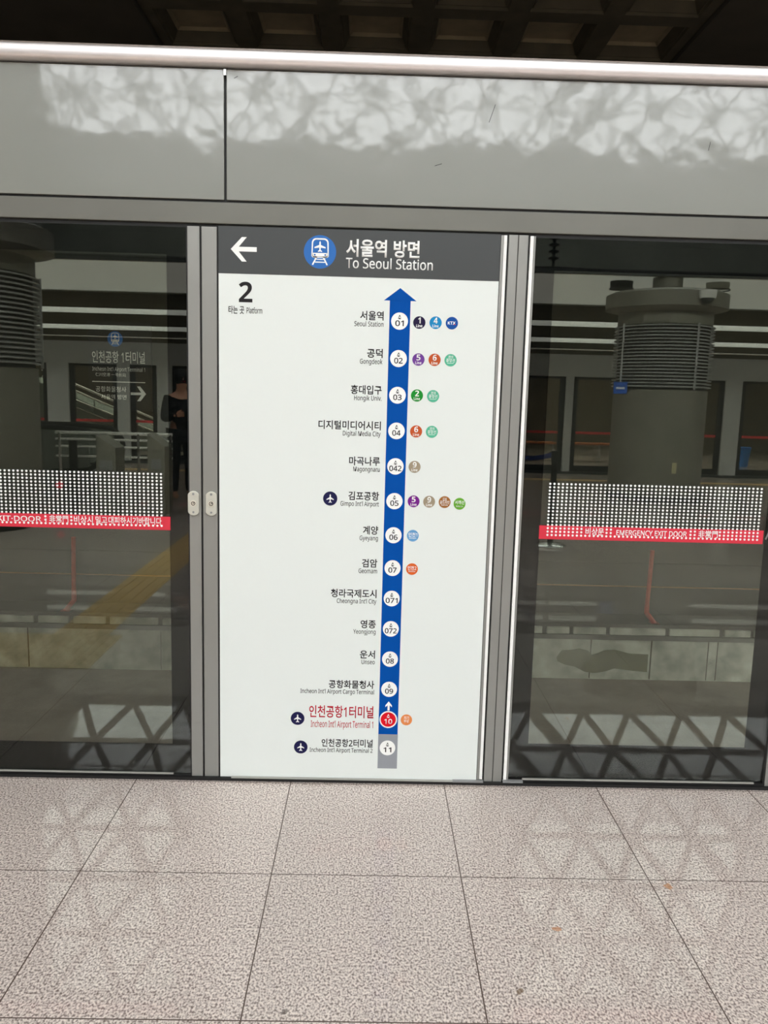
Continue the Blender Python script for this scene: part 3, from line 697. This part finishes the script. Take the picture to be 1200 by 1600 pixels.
# far side screen wall
def far_post(x0, x1, lb):
    t = MB().box(x0, x1, -13.6, -13.44, 0, 1.98).build('screen_post', M_far, None); tag(t, lb, 'post', 'posts of the far screen wall'); return t
box('far_header_beam', M_far, None, -14, 16, -13.62, -13.44, 1.98, 2.42, label='wide grey header band of the far screen wall mirrored in both glasses', cat='beam')
box('trim_7', M_dark, None, -14, 16, -13.7, -13.42, 0, .05, kind='structure', label='dark foot of the far screen wall', cat='trim')
far_post(4.53, 4.69, 'narrow post of the far screen left of the mirrored column')
far_post(7.80, 8.14, 'wide grey post of the far screen right of the mirrored column')
far_post(-4.55, -4.30, 'grey post of the far screen wall in front of the stairs')
far_post(-5.95, -5.52, 'grey panel post of the far screen beside the left column')
far_post(-3.75, -3.45, 'shadowed post of the far screen next to the left door stile')
bays = [(-11, -5.95), (-5.52, -4.55), (-4.30, -3.75), (-3.45, 1.2), (1.2, 4.53), (4.69, 7.80), (8.14, 11.5)]
for i, (a, b_) in enumerate(bays):
    g = empty('far_glass_door', ((a+b_)/2, -13.5, .05), label='dark-framed glass bay of the far screen wall, mirrored '+['left of the broad column', 'left of the stair post', 'beside the door stile', 'behind the map board', 'left of the narrow post', 'behind the louvred column', 'right of the wide post'][i], cat='glass door', group='glass bays of the far screen wall')
    MB().box(a, a+.10, -13.56, -13.50, .05, 1.98).box(b_-.10, b_, -13.56, -13.50, .05, 1.98).box(a+.1, b_-.1, -13.56, -13.50, .05, .17).box(a+.1, b_-.1, -13.56, -13.50, 1.93, 1.98).build('frame', M_black, g)
    box('pane', MATS.get('far_glass') or glassy('far_glass', (.93, .94, .92, 1), .02), g, a+.1, b_-.1, -13.54, -13.53, .17, 1.93)
    box('red_stripe', mat('far_red', rgb(214, 60, 60), .5), g, a+.1, b_-.1, -13.53, -13.525, .82, .87)
# light lines above the far screen
for z, r_, lb in ((3.0, .05, 'upper bright horizontal lamp line mirrored across both glasses'), (2.68, .042, 'lower bright horizontal lamp line mirrored across both glasses')):
    t = empty('line_lamp', (0, -13.2, z), label=lb, cat='lamp', group='horizontal lamp lines above the far screen')
    MB().tube([(-14, -13.2, z), (16, -13.2, z)], r_, 8).build('tube', M_lamp, t)
    MB().box(-14, 16, -13.28, -13.24, z-.04, z+.04).build('backing', M_mid, t)
tag(MB().tube([(-14, -13.2, 2.5), (16, -13.2, 2.5)], .015, 6).build('conduit', M_inox, None), 'thin steel conduit just above the far header band', 'pipe')
box('far_upper_wall', mat('brown_upper', rgb(90, 82, 66), .8, noise=.1, nscale=1.5), None, -14, 16, -13.75, -13.65, 2.42, 3.40, label='dark brown panel strip behind the mirrored lamp lines', cat='panel')
# bins, benches, stairs beyond
def bin_(x, y, lb):
    t = empty('litter_bin', (x, y, 0), label=lb, cat='bin', group='blue litter bins')
    MB().lathe(x, y, [(.12, .0), (.17, .44)], 20).build('body', mat('blue_bin', rgb(52, 130, 214), .5), t, smooth=True)
    MB().lathe(x, y, [(.18, .44), (.18, .47), (.13, .48)], 20).build('rim', M_logoblue, t, smooth=True)
bin_(9.75, -16.6, 'blue litter bin mirrored right of the wide far post'); bin_(8.55, -16.9, 'blue litter bin mirrored just left of the wide far post')
def bench(x, y, lb):
    t = empty('slat_bench', (x, y, 0), label=lb, cat='bench', group='benches beyond the far screen')
    mb = MB()
    for q in range(4): mb.box(x-.85, x+.85, y-.2+q*.11, y-.11+q*.11, .42, .46)
    mb.build('seat', mat('orange_slats', rgb(178, 104, 62), .5), t)
    for sx in (-.75, 0, .75): MB().box(x+sx-.03, x+sx+.03, y-.18, y+.20, 0, .42).build('leg', M_inox, t)
bench(4.35, -17, 'orange slatted bench mirrored at the left of the right glass'); bench(6.25, -17, 'orange slatted bench mirrored behind the louvred column')
# stair with steel balustrade beyond
stt = empty('staircase', (-5.5, -17, 0), label='descending staircase with steel handrails mirrored in the left glass', cat='stairs')
mb = MB().prism([(-8.2, .0), (-3.9, .0), (-3.9, .1), (-7.8, 1.72), (-8.2, 1.72)], -18.2, -16.9); mb.build('flight', mat('stair_panel', rgb(140, 148, 140), .5), stt)
for off in (0, -.16):
    MB().tube([(-7.4, -16.8, 1.90+off), (-4.2, -16.8, .57+off)], .028, 8).build('handrail', M_bar, stt, smooth=True)
for off in (.42, .58):
    MB().tube([(-7.4, -16.85, 1.90-off), (-4.6, -16.85, .74-off+.1)], .02, 8).build('lower_rail', M_inox, stt)
for q in range(6): MB().tube([(-7.2+q*.52, -16.8, 1.80-q*.216), (-7.2+q*.52, -16.8, 1.25-q*.216)], .014, 6).build('baluster', M_inox, stt)
# railings, pillars and escalator
rl = empty('guard_railing', (-2.6, -7, 0), label='stainless guard railing with four bars mirrored above the left dot band', cat='railing')
for z in (.95, .87, .78, .66): MB().tube([(-3.3, -7, z), (-1.86, -7, z)], .014 if z < .9 else .02, 8).build('bar', M_bar, rl, smooth=True)
for x in (-3.25, -2.28, -1.88): MB().tube([(x, -7.0, 0), (x, -7.0, .95)], .02, 8).build('upright', M_inox, rl, smooth=True)
def pillar(x0, x1, y, h, lb):
    t = empty('card_reader_pillar', ((x0+x1)/2, y, 0), label=lb, cat='card reader', group='grey card reader pillars')
    MB().add([(x0, y+.25, 0), (x1, y+.25, 0), (x1, y-.1, 0), (x0, y-.1, 0), (x0, y+.25, h), (x1, y+.25, h-.15), (x1, y-.1, h-.15), (x0, y-.1, h)], [(3, 2, 1, 0), (4, 5, 6, 7), (0, 1, 5, 4), (1, 2, 6, 5), (2, 3, 7, 6), (3, 0, 4, 7)]).build('cabinet', M_conc, t)
    MB().box(x0+.04, x1-.04, y+.25, y+.26, h-.42, h-.30).build('reader_slot', M_mid, t)
pillar(-2.67, -2.44, -6.85, .95, 'grey slant-topped card reader pillar mirrored above the left dot band'); pillar(-2.06, -1.86, -6.85, .98, 'grey slant-topped card reader pillar next to the waiting person')
es = empty('escalator', (-3.3, -7.6, 0), label='escalator end with rounded black handrail mirrored beside the left column', cat='escalator')
def hand(y):
    p = [(-5.0, y, .98), (-3.6, y, .98), (-3.3, y, .96)]
    for k_ in range(1, 9):
        a = math.radians(90-k_*22.5); p.append((-3.2+.27*math.cos(a), y, .69+.27*math.sin(a)))
    p.append((-3.6, y, .40)); return p
for y in (-7.6, -8.5):
    MB().tube(hand(y), .036, 8).build('handrail', M_black, es, smooth=True)
    MB().box(-5.0, -3.15, y-.04, y+.04, 0, .42).build('skirt', M_mid, es)
    MB().box(-5.0, -3.10, y-.01, y+.01, .42, .92).build('side_panel', mat('escalator_panel', rgb(120, 124, 118), .3), es)
MB().box(-5.0, -3.0, -8.44, -7.66, 0, .03).build('landing_plate', M_inox, es)
bl = empty('bollard', (-3.05, -7.05, 0), label='dark bollard with a red light in front of the escalator', cat='bollard')
MB().tube([(-3.05, -6.9, 0), (-3.05, -6.9, .86)], .05, 12).build('shaft', M_black, bl, smooth=True)
MB().disc(-3.22, .31, .045, -6.88, -6.86, 16).build('red_light', mat('red_lamp', rgb(255, 50, 70), .5, emit=2.0), bl)
MB().box(-3.28, -3.0, -6.93, -6.90, .25, .33).build('light_arm', M_black, bl)
# clerestory window wall beyond the left column
cw = empty('clerestory_glazing', (-8.2, -16, 2.6), label='pale panelled glazing mirrored at the top left of the left glass', cat='glazing')
# (kept under the soffit)
for i in range(3):
    for j in range(2): MB().box(-9.7+i*1.1, -8.68+i*1.1, -15.5, -15.45, 2.44+j*.35, 2.74+j*.35).build('panel', mat('pale_panel', rgb(200, 204, 196), .4), cw)
MB().box(-9.8, -6.4, -15.6, -15.5, 2.40, 3.13).build('frame', M_dark, cw)

# waiting person, mirrored behind the left door stile
def person():
    bm_v = [(0, 0, .92), (0, .0, 1.12), (0, .01, 1.34), (0, 0, 1.47), (0, .03, 1.56), (0, .03, 1.68),
            (.10, 0, .88), (.11, .02, .48), (.11, -.01, .08), (.11, .14, .04), (-.10, 0, .88), (-.11, .02, .48), (-.11, -.01, .08), (-.11, .14, .04),
            (.19, 0, 1.38), (.24, .0, 1.10), (.14, .24, 1.16), (-.19, 0, 1.38), (-.24, .0, 1.10), (-.16, .24, 1.16)]
    ed = [(0, 1), (1, 2), (2, 3), (3, 4), (4, 5), (0, 6), (6, 7), (7, 8), (8, 9), (0, 10), (10, 11), (11, 12), (12, 13), (2, 14), (14, 15), (15, 16), (2, 17), (17, 18), (18, 19)]
    R = [.15, .13, .16, .06, .075, .085, .095, .062, .045, .035, .095, .062, .045, .035, .065, .048, .032, .065, .048, .032]
    t = empty('person', (-2.03, -8.2, 0), label='person in dark coat holding a phone, mirrored beside the left door stile', cat='person')
    def skin(name, vi, m, grow=0., cut=None):
        mp = {a: i for i, a in enumerate(vi)}
        me = bpy.data.meshes.new(name); me.from_pydata([bm_v[a] for a in vi], [(mp[a], mp[b_]) for a, b_ in ed if a in mp and b_ in mp], [])
        o = bpy.data.objects.new(name, me); COL.objects.link(o); o.parent = t; me.materials.append(m)
        sk = o.modifiers.new('skin', 'SKIN'); sk.use_smooth_shade = True
        for a, i in mp.items():
            me.skin_vertices[0].data[i].radius = (R[a]+grow, (R[a]+grow)*(.75 if a in (0, 1, 2) else 1)); me.skin_vertices[0].data[i].use_root = (i == 0)
        sb = o.modifiers.new('sub', 'SUBSURF'); sb.levels = 2; sb.render_levels = 2; return o
    sk_m = mat('skin_tone', rgb(214, 160, 132), .5)
    skin('body', list(range(20)), sk_m)
    skin('coat', [0, 1, 2, 14, 15, 16, 17, 18, 19, 6, 10], mat('dark_coat', rgb(24, 24, 30), .8), .018)
    skin('trousers', [0, 6, 7, 8, 10, 11, 12], mat('dark_trousers', rgb(20, 21, 26), .8), .016)
    h = MB().lathe(0, .01, [(.02, 1.79), (.07, 1.775), (.095, 1.73), (.10, 1.66), (.09, 1.60), (.085, 1.585)], 20)
    o = h.build('hair', mat('black_hair', rgb(18, 16, 16), .6), None, smooth=True); o.parent = t
    for sx in (-1, 1):
        o = MB().lathe(.032*sx, .112, [(.004, 1.672), (.008, 1.68), (.004, 1.688)], 8).build('eye', M_black, None); o.parent = t
    o = MB().add([(-.012, .105, 1.64), (.012, .105, 1.64), (0, .135, 1.645), (0, .11, 1.68)], [(0, 1, 2), (0, 2, 3), (1, 3, 2), (0, 3, 1)]).build('nose', sk_m, None); o.parent = t
    o = MB().box(-.022, .022, .105, .112, 1.612, 1.618).build('mouth', M_redink, None); o.parent = t
    for sx in (-1, 1):   # hands with fingers round the phone
        cx = .12*sx if sx > 0 else -.14
        for f_ in range(4):
            o = MB().tube([(cx-sx*.01, .26, 1.150+f_*.018), (cx-sx*.05, .30, 1.155+f_*.018), (cx-sx*.09, .295, 1.155+f_*.018), (cx-sx*.10, .275, 1.155+f_*.018)], [.011, .010, .009, .007], 6).build('finger', sk_m, None, smooth=True); o.parent = t
        o = MB().tube([(cx, .25, 1.18), (cx-sx*.03, .26, 1.22), (cx-sx*.06, .27, 1.235)], [.013, .011, .008], 6).build('thumb', sk_m, None, smooth=True); o.parent = t
    t.rotation_euler.z = math.radians(-30)
    return t
pp = person()
ph = MB().box(-.055, .055, .318, .327, 1.14, 1.27).build('phone', M_black, None, bevel=.004)
ph.location = (-2.03, -8.2, 0); ph.rotation_euler.z = math.radians(-30)
tag(ph, 'black phone held by the person mirrored beside the left door stile', 'phone')

# fill lights added to brighten the hall, floor, island and coffers
def area(name, loc, rot, sx, sy, power, col=(1, 1, 1)):
    d = bpy.data.lights.new(name, 'AREA'); d.shape = 'RECTANGLE'; d.size = sx; d.size_y = sy; d.energy = power; d.color = col
    o = bpy.data.objects.new(name, d); COL.objects.link(o); o.location = loc; o.rotation_euler = rot; return o
area('far_hall_fill', (1, -17.5, 3.35), (0, 0, 0), 24, 3, 1800, (1, .93, .82))  # warm fill, added to brighten the floor and bins beyond the far screen
area('overhead_fill', (1, -7, 15.1), (0, 0, 0), 18, 7, 1250, (1, .99, .97))  # added overhead fill, lifts the platform floor and column fronts
area('island_soffit_fill', (1, -11.4, 3.39), (0, 0, 0), 30, 3.8, 420, (1, .97, .9))  # added panel, lights the island floor and stands in for the bright soffit
area('island_front_fill', (1, .34, 6.6), (math.radians(-52), 0, 0), 22, 2.5, 1900, (1, .98, .94)).data.spread = math.radians(80)  # added unseen fill, lights the column and island from the front
area('coffer_fill', (1, .25, 2.70), (math.radians(180-18), 0, 0), 9, .06, 17, (1, .9, .75))  # added fill hidden behind the fascia so that the coffers show
